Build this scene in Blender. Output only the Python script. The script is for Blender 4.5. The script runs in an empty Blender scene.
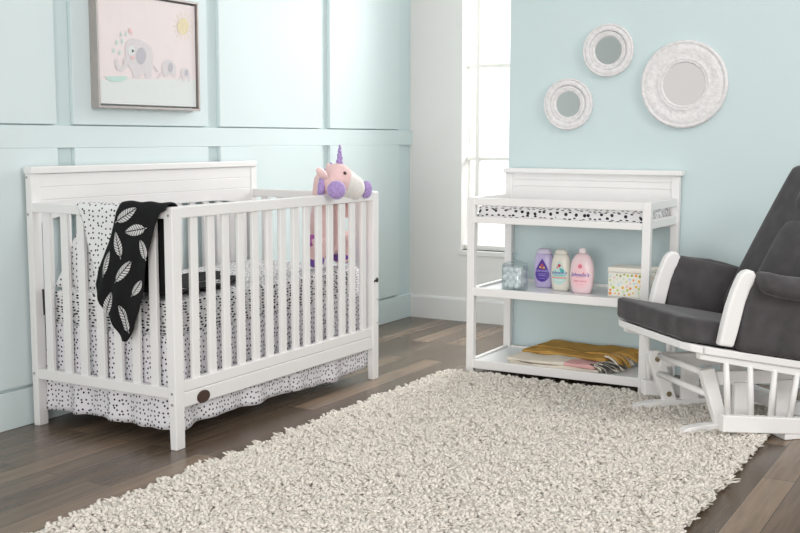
import bpy, bmesh, math, random
import numpy as np
from mathutils import Vector, Matrix

random.seed(7)
rng = np.random.default_rng(11)
scene = bpy.context.scene
col = scene.collection
PI = math.pi

# ------------------------------------------------------------------ camera
CX, CY, CZ, YAW, PITCH, FPX, ROLL = 3.34028, -5.96688, 1.10943, 0.51899, 0.11613, 1104.295, 0.00252
_fw = np.array([-math.sin(YAW)*math.cos(PITCH), math.cos(YAW)*math.cos(PITCH), -math.sin(PITCH)])
_rt = np.array([math.cos(YAW), math.sin(YAW), 0.0])
_up = np.cross(_rt, _fw)
_rt, _up = _rt*math.cos(ROLL)+_up*math.sin(ROLL), _up*math.cos(ROLL)-_rt*math.sin(ROLL)
cam = bpy.data.cameras.new('camera')
cam_ob = bpy.data.objects.new('camera', cam)
col.objects.link(cam_ob)
cam.sensor_width = 36.0
cam.lens = FPX/800*36.0
cam.clip_end = 100
cam_ob.matrix_world = Matrix(((_rt[0], _up[0], -_fw[0], CX), (_rt[1], _up[1], -_fw[1], CY),
                              (_rt[2], _up[2], -_fw[2], CZ), (0, 0, 0, 1)))
scene.camera = cam_ob


def at(u, v, ax, val):
    """point of the room seen at photo pixel (u,v) on the plane axis=val (used for measuring)"""
    d = _fw+_rt*(u-400)/FPX-_up*(v-266.5)/FPX
    o = np.array([CX, CY, CZ])
    return o+d*(val-o[ax])/d[ax]


# ------------------------------------------------------------------ materials
def srgb(r, g, b):
    f = lambda c: (c/255/12.92) if c/255 <= .04045 else ((c/255+.055)/1.055)**2.4
    return (f(r), f(g), f(b), 1)


class NT:
    def __init__(s, name):
        s.m = bpy.data.materials.new(name)
        s.m.use_nodes = True
        s.t = s.m.node_tree
        s.b = s.t.nodes['Principled BSDF']
        s.out = s.t.nodes['Material Output']

    def n(s, typ, **kw):
        nd = s.t.nodes.new(typ)
        for k, v in kw.items():
            if hasattr(nd, k) and not k[0].isupper():
                setattr(nd, k, v)
            else:
                nd.inputs[k.replace('_', ' ')].default_value = v
        return nd

    def l(s, a, b):
        s.t.links.new(a, b)

    def coord(s, kind='Object', scale=(1, 1, 1), rot=(0, 0, 0)):
        tc = s.n('ShaderNodeTexCoord')
        mp = s.n('ShaderNodeMapping')
        mp.inputs['Scale'].default_value = scale
        mp.inputs['Rotation'].default_value = rot
        s.l(tc.outputs[kind], mp.inputs['Vector'])
        return mp.outputs['Vector']

    def mix(s, fac, a, b, blend='MIX'):
        m = s.n('ShaderNodeMix', data_type='RGBA', blend_type=blend)
        for inp, v in ((m.inputs[0], fac), (m.inputs[6], a), (m.inputs[7], b)):
            if hasattr(v, 'node'):
                s.l(v, inp)
            else:
                inp.default_value = v
        return m.outputs[2]

    def bump(s, h, strength, dist=.002):
        b = s.n('ShaderNodeBump')
        b.inputs['Strength'].default_value = strength
        b.inputs['Distance'].default_value = dist
        s.l(h, b.inputs['Height'])
        s.l(b.outputs['Normal'], s.b.inputs['Normal'])


def mat(name, c, rough=.5, var=.04, vscale=6, bump=0, bscale=200, spec=.5, metal=0, sheen=0, stretch=(1, 1, 1)):
    t = NT(name)
    t.b.inputs['Roughness'].default_value = rough
    t.b.inputs['Metallic'].default_value = metal
    t.b.inputs['Specular IOR Level'].default_value = spec
    if sheen:
        t.b.inputs['Sheen Weight'].default_value = sheen
        t.b.inputs['Sheen Roughness'].default_value = .4
    v = t.coord('Object', stretch)
    nz = t.n('ShaderNodeTexNoise', Scale=vscale, Detail=4.0)
    t.l(v, nz.inputs['Vector'])
    dk = tuple(x*(1-var*2.2) for x in c[:3])+(1,)
    lt = tuple(min(1, x*(1+var*.8)) for x in c[:3])+(1,)
    t.l(t.mix(nz.outputs['Fac'], dk, lt), t.b.inputs['Base Color'])
    if bump:
        n2 = t.n('ShaderNodeTexNoise', Scale=bscale, Detail=3.0)
        t.l(v, n2.inputs['Vector'])
        t.bump(n2.outputs['Fac'], bump)
    return t.m


WHITE = mat('white_painted_wood', (.83, .82, .81, 1), .42, .02, 5, .06, 60, stretch=(1, 1, 1))
WALLWHITE = mat('white_wall_paint', (.80, .775, .755, 1), .8, .015, 3, .05, 300)
TRIMWHITE = mat('white_trim_paint', (.80, .78, .765, 1), .5, .012, 3)
AQUA = mat('aqua_wall_paint', (.585, .70, .71, 1), .75, .015, 2.5, .05, 300)
AQUAM = mat('aqua_wall_paint_lightened', (.63, .74, .75, 1), .7, .015, 2.5)  # aqua wall paint, colour lightened to offset shade in the panel gaps
AQUAL = mat('pale_aqua_panel_paint', (.665, .762, .768, 1), .6, .015, 2.5, .04, 300)
WINWHITE = mat('window_frame_paint', (.88, .85, .81, 1), .5, .01)
DOORSILVER = mat('brushed_taupe_frame', (.46, .42, .40, 1), .4, .08, 30, metal=.4)
FRAMESIDE = mat('frame_side_taupe', (.40, .37, .34, 1), .5, .06, 20)
BLACKMETAL = mat('black_metal', (.02, .02, .022, 1), .4, .05)
STEEL = mat('bolt_steel', (.48, .47, .45, 1), .35, .05, metal=.8)
BROWNBADGE = mat('dark_brown_badge', (.06, .03, .022, 1), .4, .1, 40)
GREYFAB = mat('charcoal_microfiber', (.084, .079, .083, 1), .9, .24, 16, .3, 70, sheen=.2, spec=.2)
BRASS = mat('aged_brass_bolt', (.35, .29, .18, 1), .4, .1, metal=.8)


def mirror_frame_mat():
    t = NT('carved_whitewashed_wood')
    v = t.coord('Object')
    n1 = t.n('ShaderNodeTexVoronoi', Scale=75.0)
    n2 = t.n('ShaderNodeTexNoise', Scale=60.0, Detail=5.0)
    t.l(v, n1.inputs['Vector']); t.l(v, n2.inputs['Vector'])
    r = t.n('ShaderNodeValToRGB')
    r.color_ramp.elements[0].position = .35; r.color_ramp.elements[0].color = (.68, .665, .665, 1)
    r.color_ramp.elements[1].position = .62; r.color_ramp.elements[1].color = (.78, .765, .765, 1)
    t.l(n2.outputs['Fac'], r.inputs['Fac'])
    t.l(r.outputs['Color'], t.b.inputs['Base Color'])
    t.b.inputs['Roughness'].default_value = .65
    t.bump(n1.outputs['Distance'], .5, .004)
    return t.m


CARVED = mirror_frame_mat()
MIRRORGLASS = mat('mirror_silvering', (.72, .705, .695, 1), .03, .0, metal=1)


def dots_mat(name, base, ink, scale, thr, asp=(1, 1), rand=.75, warp=0, bump=.15, rough=.9):
    t = NT(name)
    v = t.coord('UV', (asp[0], asp[1], 1))
    if warp:
        nz = t.n('ShaderNodeTexNoise', Scale=9.0, Detail=2.0)
        t.l(v, nz.inputs['Vector'])
        vm = t.n('ShaderNodeVectorMath', operation='MULTIPLY_ADD')
        t.l(nz.outputs['Color'], vm.inputs[0]); vm.inputs[1].default_value = (warp, warp, 0); t.l(v, vm.inputs[2])
        v = vm.outputs[0]
    vo = t.n('ShaderNodeTexVoronoi', voronoi_dimensions='2D', Scale=scale, Randomness=rand)
    t.l(v, vo.inputs['Vector'])
    n3 = t.n('ShaderNodeTexNoise', Scale=150.0)
    t.l(v, n3.inputs['Vector'])
    ad = t.n('ShaderNodeMath', operation='MULTIPLY_ADD')
    t.l(n3.outputs['Fac'], ad.inputs[0]); ad.inputs[1].default_value = .06; t.l(vo.outputs['Distance'], ad.inputs[2])
    lt = t.n('ShaderNodeMath', operation='LESS_THAN')
    t.l(ad.outputs[0], lt.inputs[0]); lt.inputs[1].default_value = thr+.03
    t.l(t.mix(lt.outputs[0], base, ink), t.b.inputs['Base Color'])
    t.b.inputs['Roughness'].default_value = rough
    t.b.inputs['Specular IOR Level'].default_value = .15
    w = t.n('ShaderNodeTexNoise', Scale=14.0, Detail=3.0)
    t.l(t.coord('UV'), w.inputs['Vector'])
    t.bump(w.outputs['Fac'], bump, .01)
    return t.m


DOTS = dots_mat('white_cotton_with_black_dots', (.78, .765, .80, 1), (.018, .018, .022, 1), 52, .20, rand=.62)
BLANKDOTS = dots_mat('white_muslin_with_black_dots', (.78, .78, .78, 1), (.018, .018, .022, 1), 48, .185, rand=.62)
DASHES = dots_mat('white_cotton_with_black_dashes', (.80, .79, .80, 1), (.02, .02, .024, 1), 62, .27, (.6, 1.35), .6, .008)
PADPRINT = dots_mat('white_cotton_with_black_brush_strokes', (.80, .79, .80, 1), (.03, .03, .035, 1), 68, .26, (.5, 1.7), .75, .008)
BLACKCLOTH = mat('black_cotton', (.012, .012, .013, 1), .85, .2, 20, .2, 120, spec=.2)
FEATHERWHITE = mat('white_feather_print', (.72, .71, .71, 1), .9, .08, 120)


def floor_mat():
    t = NT('grey_brown_wood_planks')
    v = t.coord('Object', (1, 1, 1), (0, 0, PI/2))
    br = t.n('ShaderNodeTexBrick', offset=.37, offset_frequency=2, squash=1.0)
    br.inputs['Scale'].default_value = 1
    br.inputs['Brick Width'].default_value = 1.15
    br.inputs['Row Height'].default_value = .105
    br.inputs['Mortar Size'].default_value = .0016
    br.inputs['Mortar Smooth'].default_value = .2
    br.inputs['Color1'].default_value = (0, 0, 0, 1); br.inputs['Color2'].default_value = (1, 1, 1, 1)
    br.inputs['Mortar'].default_value = (0, 0, 0, 1)
    t.l(v, br.inputs['Vector'])
    r = t.n('ShaderNodeValToRGB')
    e = r.color_ramp.elements
    e[0].position = 0; e[0].color = (.094, .066, .046, 1)
    e[1].position = 1; e[1].color = (.265, .195, .140, 1)
    for p, c in ((.3, (.132, .094, .066, 1)), (.55, (.168, .123, .088, 1)), (.8, (.220, .155, .106, 1))):
        q = e.new(p); q.color = c
    t.l(br.outputs['Color'], r.inputs['Fac'])
    g = t.n('ShaderNodeTexNoise', Scale=1.0, Detail=6.0, Roughness=.6, Distortion=.6)
    t.l(t.coord('Object', (34, 2.2, 1)), g.inputs['Vector'])
    gr = t.n('ShaderNodeValToRGB')
    gr.color_ramp.elements[0].position = .3; gr.color_ramp.elements[0].color = (.68, .68, .69, 1)
    gr.color_ramp.elements[1].position = .72; gr.color_ramp.elements[1].color = (1.18, 1.15, 1.1, 1)
    t.l(g.outputs['Fac'], gr.inputs['Fac'])
    c = t.mix(1.0, r.outputs['Color'], gr.outputs['Color'], 'MULTIPLY')
    c = t.mix(br.outputs['Fac'], c, (.05, .04, .034, 1))
    t.l(c, t.b.inputs['Base Color'])
    t.b.inputs['Roughness'].default_value = .27
    t.b.inputs['Specular IOR Level'].default_value = .5
    t.bump(g.outputs['Fac'], .12, .002)
    return t.m


FLOOR = floor_mat()


def rug_mat():
    t = NT('cream_shag_yarn')
    v = t.coord('Object')
    n1 = t.n('ShaderNodeTexNoise', Scale=55.0, Detail=3.0)
    n2 = t.n('ShaderNodeTexNoise', Scale=5.0, Detail=2.0)
    t.l(v, n1.inputs['Vector']); t.l(v, n2.inputs['Vector'])
    c = t.mix(n1.outputs['Fac'], (.84, .78, .705, 1), (.96, .915, .85, 1))
    c = t.mix(n2.outputs['Fac'], c, (.93, .885, .82, 1))
    t.l(c, t.b.inputs['Base Color'])
    t.b.inputs['Roughness'].default_value = .9
    t.b.inputs['Specular IOR Level'].default_value = .15
    tl = t.n('ShaderNodeBsdfTranslucent'); t.l(c, tl.inputs['Color'])
    mx = t.n('ShaderNodeMixShader'); mx.inputs[0].default_value = .22
    t.l(t.b.outputs[0], mx.inputs[1]); t.l(tl.outputs[0], mx.inputs[2]); t.l(mx.outputs[0], t.out.inputs['Surface'])
    return t.m


RUG = rug_mat()


def glass_mat(name, tint, gl=.10, rough=.02):
    t = NT(name)
    tr = t.n('ShaderNodeBsdfTransparent'); tr.inputs[0].default_value = tint
    go = t.n('ShaderNodeBsdfGlossy'); go.inputs['Roughness'].default_value = rough
    fr = t.n('ShaderNodeLayerWeight'); fr.inputs['Blend'].default_value = .25
    mx = t.n('ShaderNodeMixShader')
    mu = t.n('ShaderNodeMath', operation='MULTIPLY_ADD')
    t.l(fr.outputs['Fresnel'], mu.inputs[0]); mu.inputs[1].default_value = .4; mu.inputs[2].default_value = gl*.3
    t.l(mu.outputs[0], mx.inputs[0]); t.l(tr.outputs[0], mx.inputs[1]); t.l(go.outputs[0], mx.inputs[2])
    t.l(mx.outputs[0], t.out.inputs['Surface'])
    return t.m


GLASS = glass_mat('clear_window_glass', (.98, .99, .99, 1))
JARGLASS = glass_mat('pale_blue_jar_glass', (.945, .98, .987, 1), .15)
SHELFWHITE = mat('glossy_white_shelf_board', (.82, .83, .84, 1), .28, .01, 4)
COTTON = mat('white_cotton_wool', (.86, .86, .86, 1), .95, .05, 60, .3, 150)

# ------------------------------------------------------------------ mesh builder


class MB:
    def __init__(s):
        s.v = []; s.f = []; s.m = []; s.uv = {}

    def add(s, vs, fs, mi=0, uvs=None):
        o = len(s.v)
        s.v += [tuple(float(c) for c in p) for p in vs]
        s.f += [tuple(i+o for i in f) for f in fs]
        s.m += [mi]*len(fs)
        if uvs is not None:
            for i, q in enumerate(uvs):
                s.uv[o+i] = q
        return s

    def box(s, x0, x1, y0, y1, z0, z1, mi=0):
        vs = [(x, y, z) for x in (x0, x1) for y in (y0, y1) for z in (z0, z1)]
        fs = [(0, 1, 3, 2), (4, 6, 7, 5), (0, 4, 5, 1), (2, 3, 7, 6), (0, 2, 6, 4), (1, 5, 7, 3)]
        return s.add(vs, fs, mi)

    def hexa(s, low, high, mi=0):
        """box from 4 low corners and 4 high corners (ccw)"""
        fs = [(3, 2, 1, 0), (4, 5, 6, 7)]+[(i, (i+1) % 4, (i+1) % 4+4, i+4) for i in range(4)]
        return s.add(list(low)+list(high), fs, mi)

    def prism(s, poly, f0, f1, mi=0):
        """poly: list of 2d points; f0/f1 map 2d -> 3d for both ends"""
        n = len(poly)
        vs = [f0(*p) for p in poly]+[f1(*p) for p in poly]
        fs = [tuple(range(n-1, -1, -1)), tuple(range(n, 2*n))]+[(i, (i+1) % n, (i+1) % n+n, i+n) for i in range(n)]
        return s.add(vs, fs, mi)

    def tube(s, pts, rad, n=10, mi=0, caps=True, flat=1.0):
        pts = [Vector(p) for p in pts]
        if not hasattr(rad, '__len__'):
            rad = [rad]*len(pts)
        vs = []; fs = []
        prev = None
        for i, p in enumerate(pts):
            t = (pts[min(i+1, len(pts)-1)]-pts[max(i-1, 0)]).normalized()
            if prev is None:
                a = Vector((0, 0, 1)) if abs(t.z) < .9 else Vector((1, 0, 0))
                u = t.cross(a).normalized()
            else:
                u = (prev-t*prev.dot(t)).normalized()
            prev = u
            w = t.cross(u)
            for k in range(n):
                an = 2*PI*k/n
                vs.append(p+u*math.cos(an)*rad[i]+w*math.sin(an)*rad[i]*flat)
        for i in range(len(pts)-1):
            for k in range(n):
                fs.append((i*n+k, i*n+(k+1) % n, (i+1)*n+(k+1) % n, (i+1)*n+k))
        if caps:
            fs.append(tuple(range(n-1, -1, -1)))
            fs.append(tuple((len(pts)-1)*n+k for k in range(n)))
        return s.add(vs, fs, mi)

    def lathe(s, prof, xf, n=64, mi=0):
        """prof: (r, h) list ; xf maps (x,y,h) to 3d"""
        vs = []; fs = []
        for r, h in prof:
            for k in range(n):
                a = 2*PI*k/n
                vs.append(xf(r*math.cos(a), r*math.sin(a), h))
        for i in range(len(prof)-1):
            for k in range(n):
                fs.append((i*n+k, i*n+(k+1) % n, (i+1)*n+(k+1) % n, (i+1)*n+k))
        return s.add(vs, fs, mi)

    def ball(s, c, r, nu=20, nv=12, mi=0, rot=None):
        if not hasattr(r, '__len__'):
            r = (r, r, r)
        vs = []; fs = []
        for j in range(1, nv):
            th = PI*j/nv
            for i in range(nu):
                ph = 2*PI*i/nu
                q = Vector((r[0]*math.sin(th)*math.cos(ph), r[1]*math.sin(th)*math.sin(ph), r[2]*math.cos(th)))
                if rot is not None:
                    q = rot @ q
                vs.append(Vector(c)+q)
        for j in range(nv-2):
            for i in range(nu):
                fs.append((j*nu+i, (j+1)*nu+i, (j+1)*nu+(i+1) % nu, j*nu+(i+1) % nu))
        a = Vector((0, 0, r[2])); b = -a
        if rot is not None:
            a = rot @ a; b = rot @ b
        vs.append(Vector(c)+a); vs.append(Vector(c)+b)
        N = len(vs)
        for i in range(nu):
            fs.append((N-2, i, (i+1) % nu))
            fs.append((N-1, (nv-2)*nu+(i+1) % nu, (nv-2)*nu+i))
        return s.add(vs, fs, mi)

    def grid(s, fn, nu, nv, uvf=None, mi=0, thick=None):
        """fn(a,b) a,b in 0..1 -> 3d. thick: vector fn or None -> closed slab"""
        vs = []; uv = []
        for j in range(nv+1):
            for i in range(nu+1):
                a, b = i/nu, j/nv
                vs.append(fn(a, b)); uv.append(uvf(a, b) if uvf else (a, b))
        fs = [(j*(nu+1)+i, j*(nu+1)+i+1, (j+1)*(nu+1)+i+1, (j+1)*(nu+1)+i) for j in range(nv) for i in range(nu)]
        return s.add(vs, fs, mi, uv)

    def rbox(s, dims, r, fn, n=12, mi=0, puff=0.0, uvf=None):
        """soft rounded box; fn maps local (x,y,z) (centred) to 3d"""
        bm = bmesh.new()
        bmesh.ops.create_cube(bm, size=2)
        bmesh.ops.subdivide_edges(bm, edges=bm.edges[:], cuts=n, use_grid_fill=True)
        h = [d/2 for d in dims]
        vs = []; uv = []
        for v in bm.verts:
            p = []
            q = [0, 0, 0]
            for k in range(3):
                rr = min(r, h[k])
                c = v.co[k]
                # put more rows near the edges
                c = math.copysign(abs(c)**.7, c)
                x = c*h[k]
                inn = h[k]-rr
                q[k] = max(-inn, min(inn, x)); p.append(x)
            d = Vector((p[0]-q[0], p[1]-q[1], p[2]-q[2]))
            if d.length > 1e-9:
                mx = max(abs(d[k])/min(r, h[k]) for k in range(3))
                d = d.normalized()
                d = Vector([d[k]*min(r, h[k])*mx for k in range(3)])
            x, y, z = q[0]+d[0], q[1]+d[1], q[2]+d[2]
            if puff:
                z += math.copysign(1, z)*puff*(1-min(1, abs(x/h[0]))**2)*(1-min(1, abs(y/h[1]))**2)*min(1, abs(z)/h[2]*1.5)
            vs.append(fn(x, y, z)); uv.append(uvf(x, y, z) if uvf else (x, y))
        fs = [tuple(v.index for v in f.verts) for f in bm.faces]
        bm.verts.index_update()
        s.add(vs, fs, mi, uv)
        bm.free()
        return s

    def mesh(s, name, mats, org=(0, 0, 0), smooth=False):
        me = bpy.data.meshes.new(name)
        me.from_pydata([(p[0]-org[0], p[1]-org[1], p[2]-org[2]) for p in s.v], [], s.f)
        if not isinstance(mats, (list, tuple)):
            mats = [mats]
        for m in mats:
            me.materials.append(m)
        me.polygons.foreach_set('material_index', s.m)
        if s.uv:
            ul = me.uv_layers.new(name='UVMap')
            dat = []
            for lp in me.loops:
                dat += list(s.uv.get(lp.vertex_index, (0, 0)))
            ul.data.foreach_set('uv', dat)
        me.polygons.foreach_set('use_smooth', [smooth]*len(me.polygons))
        me.validate(); me.update()
        bm = bmesh.new(); bm.from_mesh(me)
        if not s.uv:
            bmesh.ops.recalc_face_normals(bm, faces=bm.faces[:])
        bm.to_mesh(me); bm.free()
        return me

    def build(s, name, mats, parent=None, org=None, smooth=False, bevel=0, sub=0, solid=0, remesh=0, label=None):
        if org is None:
            org = ORG
        o = bpy.data.objects.new(name, s.mesh(name, mats, org, smooth))
        col.objects.link(o)
        if parent is not None:
            o.parent = parent
        if solid:
            m = o.modifiers.new('thickness', 'SOLIDIFY'); m.thickness = solid; m.offset = 0
        if remesh:
            m = o.modifiers.new('remesh', 'REMESH'); m.mode = 'VOXEL'; m.voxel_size = remesh; m.use_smooth_shade = True
            m = o.modifiers.new('smooth', 'SMOOTH'); m.iterations = 6; m.factor = .5
        if sub:
            m = o.modifiers.new('subdivision', 'SUBSURF'); m.levels = sub; m.render_levels = sub
        if bevel:
            m = o.modifiers.new('bevel', 'BEVEL'); m.width = bevel; m.segments = 2; m.limit_method = 'ANGLE'
        if label:
            o['label'] = label
        return o


ORG = (0, 0, 0)


def thing(name, label, cat, loc=(0, 0, 0), rz=0, group=None):
    global ORG
    o = bpy.data.objects.new(name, None)
    o.empty_display_size = .1
    col.objects.link(o)
    o.location = loc; o.rotation_euler = (0, 0, rz)
    o['label'] = label; o['category'] = cat
    if group:
        o['group'] = group
    ORG = tuple(loc)
    return o


def tag(o, label, cat, group=None, kind=None):
    o['label'] = label; o['category'] = cat
    if group:
        o['group'] = group
    if kind:
        o['kind'] = kind
    return o


def struct(name, mb, m, parent=None, **kw):
    global ORG
    ORG = (0, 0, 0)
    o = mb.build(name, m, parent, **kw)
    o['kind'] = 'structure'
    return o


def inst(src, loc, parent):
    c = src.copy()
    col.objects.link(c)
    c.parent = parent
    c.location = loc
    return c


def lerp(tab, x):
    return float(np.interp(x, [t[0] for t in tab], [t[1] for t in tab]))


# ------------------------------------------------------------------ the room
struct('floor', MB().box(-.12, 5.6, -7.2, .12, -.05, 0), FLOOR)
struct('wall_left', MB().box(-.14, 0, -6.2, .12, 0, 2.6), AQUAM)
PY = [(-3.72, -2.857), (-2.769, -1.945), (-1.858, -1.0), (-.922, -.165)]
k = 1
for y0, y1 in PY:
    for z0, z1 in ((1.158, 2.42), (.158, 1.066)):
        struct('trim_%d' % k, MB().box(0, .02, y0, y1, z0, z1), AQUAL, bevel=.003)
        k += 1
struct('trim_%d' % k, MB().box(0, .0185, -6.2, 0, 1.0665, 1.153), AQUAL, bevel=.0015)
struct('baseboard_left', MB().box(0, .018, -6.2, 0, 0, .146), AQUAL, bevel=.003)
# white wall with the window opening
WX0, WX1, WZ0, WZ1 = .356, 1.62, .435, 2.35
wb = MB()
wb.box(0, WX0, 0, .14, 0, 2.6).box(WX1, 5.6, 0, .14, 0, 2.6).box(WX0, WX1, 0, .14, 0, WZ0).box(WX0, WX1, 0, .14, WZ1, 2.6)
struct('wall_back', wb, WALLWHITE)
bb = MB().box(0, 5.6, -.014, 0, 0, .128)
bb.prism([(0, .128), (-.014, .128), (-.008, .141), (0, .141)], lambda a, b: (0, a, b), lambda a, b: (5.6, a, b))
struct('baseboard_back', bb, TRIMWHITE)
win = bpy.data.objects.new('window_1', None); col.objects.link(win); win['kind'] = 'structure'
ORG = (0, 0, 0)
f = MB()
f.box(WX0, WX0+.012, .10, .13, WZ0, WZ1).box(WX1-.022, WX1, .05, .11, WZ0, WZ1).box(WX0, WX1, .05, .11, WZ1-.03, WZ1).box(WX0, WX1, .05, .11, WZ0, WZ0+.03)
for x in (.428, .70+.2, 1.36):
    f.box(x-.013, x+.013, .062, .098, WZ0, WZ1)
for z in (.985, 1.535, 2.08):
    f.box(WX0, WX1, .066, .094, z-.011, z+.011)
f.build('window_frame', WINWHITE, win, bevel=.002)
MB().box(WX0-.012, WX1+.012, -.012, .06, WZ0-.03, WZ0).build('window_sill', TRIMWHITE, win, bevel=.003)
MB().box(WX0, WX1, .079, .082, WZ0, WZ1).build('window_pane', GLASS, win)
# aqua wall standing in front of the window wall
AY = -.872
struct('wall_right', MB().box(1.055, 5.6, AY, AY+.13, 0, 2.6), AQUA)

# ------------------------------------------------------------------ framed picture
P0y, P1y, P0z, P1z = -2.672, -2.046, 1.226, 1.706
pic = thing('framed_picture', 'square framed print of pale grey elephants under a sun, on aqua panelled wall', 'picture', (.02, (P0y+P1y)/2, P0z))
fr = MB()
W_ = .010
for a in ((P0y, P0y+W_, P0z, P1z), (P1y-W_, P1y, P0z, P1z), (P0y+W_, P1y-W_, P0z, P0z+W_), (P0y+W_, P1y-W_, P1z-W_, P1z)):
    fr.box(.0205, .062, *a)
fr.build('frame', DOORSILVER, pic, bevel=.0015)
cv = MB()
XC = .053
cv.box(.021, XC, P0y+.018, P1y-.018, P0z+.018, P1z-.018)
pk = mat('pink_printed_canvas', (.78, .70, .70, 1), .8, .02, 20)
gm = mat('pale_mint_print', (.70, .735, .725, 1), .8, .02, 20)
eg = dots_mat('grey_dotted_print', (.72, .68, .69, 1), (.52, .50, .53, 1), 230, .26)
dg = mat('mid_grey_print', (.50, .49, .53, 1), .8, .05, 40)
yl = mat('pale_yellow_print', (.78, .68, .46, 1), .8, .1, 60)
aq = mat('mint_green_print', (.52, .70, .65, 1), .8, .05, 40)
rp = mat('rose_print', (.78, .52, .52, 1), .8, .05, 40)
bk = mat('dark_print', (.08, .07, .08, 1), .8, .05, 40)
cv.build('canvas', [pk], pic)
art = MB()
lay = [XC]


def shape(pts, mi, lift):
    """printed shape from outline in photo pixels, flat on the canvas"""
    vs = []
    for u, v in pts:
        q = at(u, v, 0, XC)
        y = min(max(q[1], P0y+.019), P1y-.019); z = min(max(q[2], P0z+.019), P1z-.019)
        vs.append((XC+.0006*lift, y, z))
    art.add(vs, [tuple(range(len(vs)))], mi, [(p[1], p[2]) for p in vs])


def ell(c, r, n=20, a0=0):
    return [(c[0]+r[0]*math.cos(2*PI*i/n+a0), c[1]+r[1]*math.sin(2*PI*i/n+a0)) for i in range(n)]


def cc(u, v):
    return (95+u/7.62, 10+v/7.62)


shape([(90, 78.5), (205, 80), (205, 120), (90, 120)], 1, 1)
shape([cc(*p) for p in ((228, 300), (240, 245), (275, 215), (330, 225), (390, 250), (430, 290), (442, 360), (436, 440), (428, 520), (385, 520), (378, 480), (350, 485), (340, 520), (295, 518), (285, 470), (255, 430), (235, 380))], 2, 2)
tr = [cc(*p) for p in ((232, 360), (250, 400), (238, 440), (205, 468), (170, 458), (152, 420), (152, 375), (172, 375), (175, 410), (195, 432), (215, 415), (218, 370))]
shape(tr, 2, 3)
shape([cc(*p) for p in ell((350, 350), (38, 64))], 3, 3)
shape([cc(*p) for p in ell((276, 310), (26, 40))], 1, 3)
shape([cc(*p) for p in ell((285, 312), (7, 12), 10)], 7, 4)
shape([cc(*p) for p in ell((284, 362), (14, 16), 12)], 6, 4)
for (a, b, w) in ((142, 312, 9), (165, 250, 10), (187, 325, 9), (206, 240, 8), (198, 188, 7), (235, 182, 7)):
    shape([cc(a, b-24), cc(a+w, b), cc(a+w*.5, b+16), cc(a-w*.5, b+16), cc(a-w, b)], 5, 3)
shape([cc(*p) for p in ((255, 145), (265, 138), (272, 150), (285, 165), (280, 185), (268, 182), (258, 165))], 6, 3)
for cx_, cy_, sc in ((565, 442, 1.0), (690, 482, .66)):
    body = [(-60, 0), (-52, -40), (-20, -66), (22, -58), (48, -20), (54, 40), (50, 82/sc*.8), (25, 82/sc*.8), (18, 55), (-8, 55), (-14, 82/sc*.8), (-38, 82/sc*.8), (-44, 45)]
    shape([cc(cx_+p[0]*sc, cy_+p[1]*sc) for p in body], 2, 2)
    shape([cc(*p) for p in ell((cx_+8*sc, cy_-3*sc), (19*sc, 38*sc))], 3, 3)
    shape([cc(cx_-62*sc+a, cy_+30*sc+b) for a, b in ((0, 0), (6, 0), (-22*sc, 55*sc), (-30*sc, 50*sc))], 2, 3)
shape([cc(*p) for p in ((440, 425), (448, 425), (478, 470), (470, 474))], 3, 3)
shape([cc(*p) for p in ell((670, 125), (44, 66), 28)], 4, 2)
for i in range(14):
    a = 2*PI*i/14
    shape([cc(670+math.cos(a+t)*r*.66, 125+math.sin(a+t)*r) for t, r in ((-.03, 80), (.03, 80), (.025, 112), (-.025, 112))], 4, 2)
shape([(105, 76.3), (127, 76.3), (126, 79.5), (120, 81.8), (112, 81.6), (107, 79.5)], 5, 3)
art.build('print', [pk, gm, eg, dg, yl, aq, rp, bk], pic)

# ------------------------------------------------------------------ round mirrors
MIR = [(1.371, 1.272, .125, .064, 'small round whitewashed mirror, lowest of three on aqua wall'),
       (1.566, 1.521, .125, .068, 'small round whitewashed mirror, topmost of the three on aqua wall'),
       (1.930, 1.355, .201, .099, 'large round carved whitewashed mirror on aqua wall, biggest of the three')]
for mx_, mz_, R, g, lab in MIR:
    o = thing('wall_mirror', lab, 'mirror', (mx_, AY, mz_), 0, 'round mirrors on the aqua wall')
    xf = lambda x, y, h, mx_=mx_, mz_=mz_: (mx_+x, AY-.001-h, mz_+y)
    prof = [(R*.97, 0), (R, .008), (R*.995, .018), (R*.965, .026), (R*.93, .025), (R*.915, .021), (R*.89, .024), (R*.8, .025), (R*.7, .023),
            (g+.026, .019), (g+.020, .023), (g+.014, .024), (g+.009, .019), (g+.006, .022), (g+.002, .021), (g, .014), (g-.004, .012)]
    MB().lathe(prof, xf, 72).build('frame', CARVED, o, smooth=True)
    MB().lathe([(g+.004, .006), (g+.004, .0125), (0.0001, .0125)], xf, 48).build('mirror_glass', MIRRORGLASS, o)

# ------------------------------------------------------------------ crib
X0, X1, YN, YF, HR, HH = .036, .756, -3.040, -1.640, .860, .997
crib = thing('crib', 'white wooden baby crib with slatted sides and tall headboard against panelled wall', 'crib', ((X0+X1)/2, (YN+YF)/2, 0))


def post(x0, x1, y0, y1, h, taper):
    m = MB()
    tx = (x1-x0)*taper
    m.prism([(x0+tx, 0), (x1, 0), (x1, h), (x0, h), (x0, .30)], lambda x, z: (x, y0, z), lambda x, z: (x, y1, z))
    return m


for y0 in (YN, YF-.048):
    post(X1-.038, X1, y0, y0+.048, HR+.004, .25).build('post', WHITE, crib, bevel=.003)
    post(X0, X0+.032, y0, y0+.046, HH-.026, .05).build('post', WHITE, crib, bevel=.003)
# front rails
MB().box(X1-.033, X1-.001, YN+.001, YF-.001, .826, .868).build('top_rail', WHITE, crib, bevel=.004)
m = MB().box(X1-.034, X1-.006, YN+.04, YF-.04, .203, .243)
m.box(X1-.034, X1-.003, YN+.04, YF-.04, .147, .2015)
m.build('bottom_rail', WHITE, crib, bevel=.003)
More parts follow.
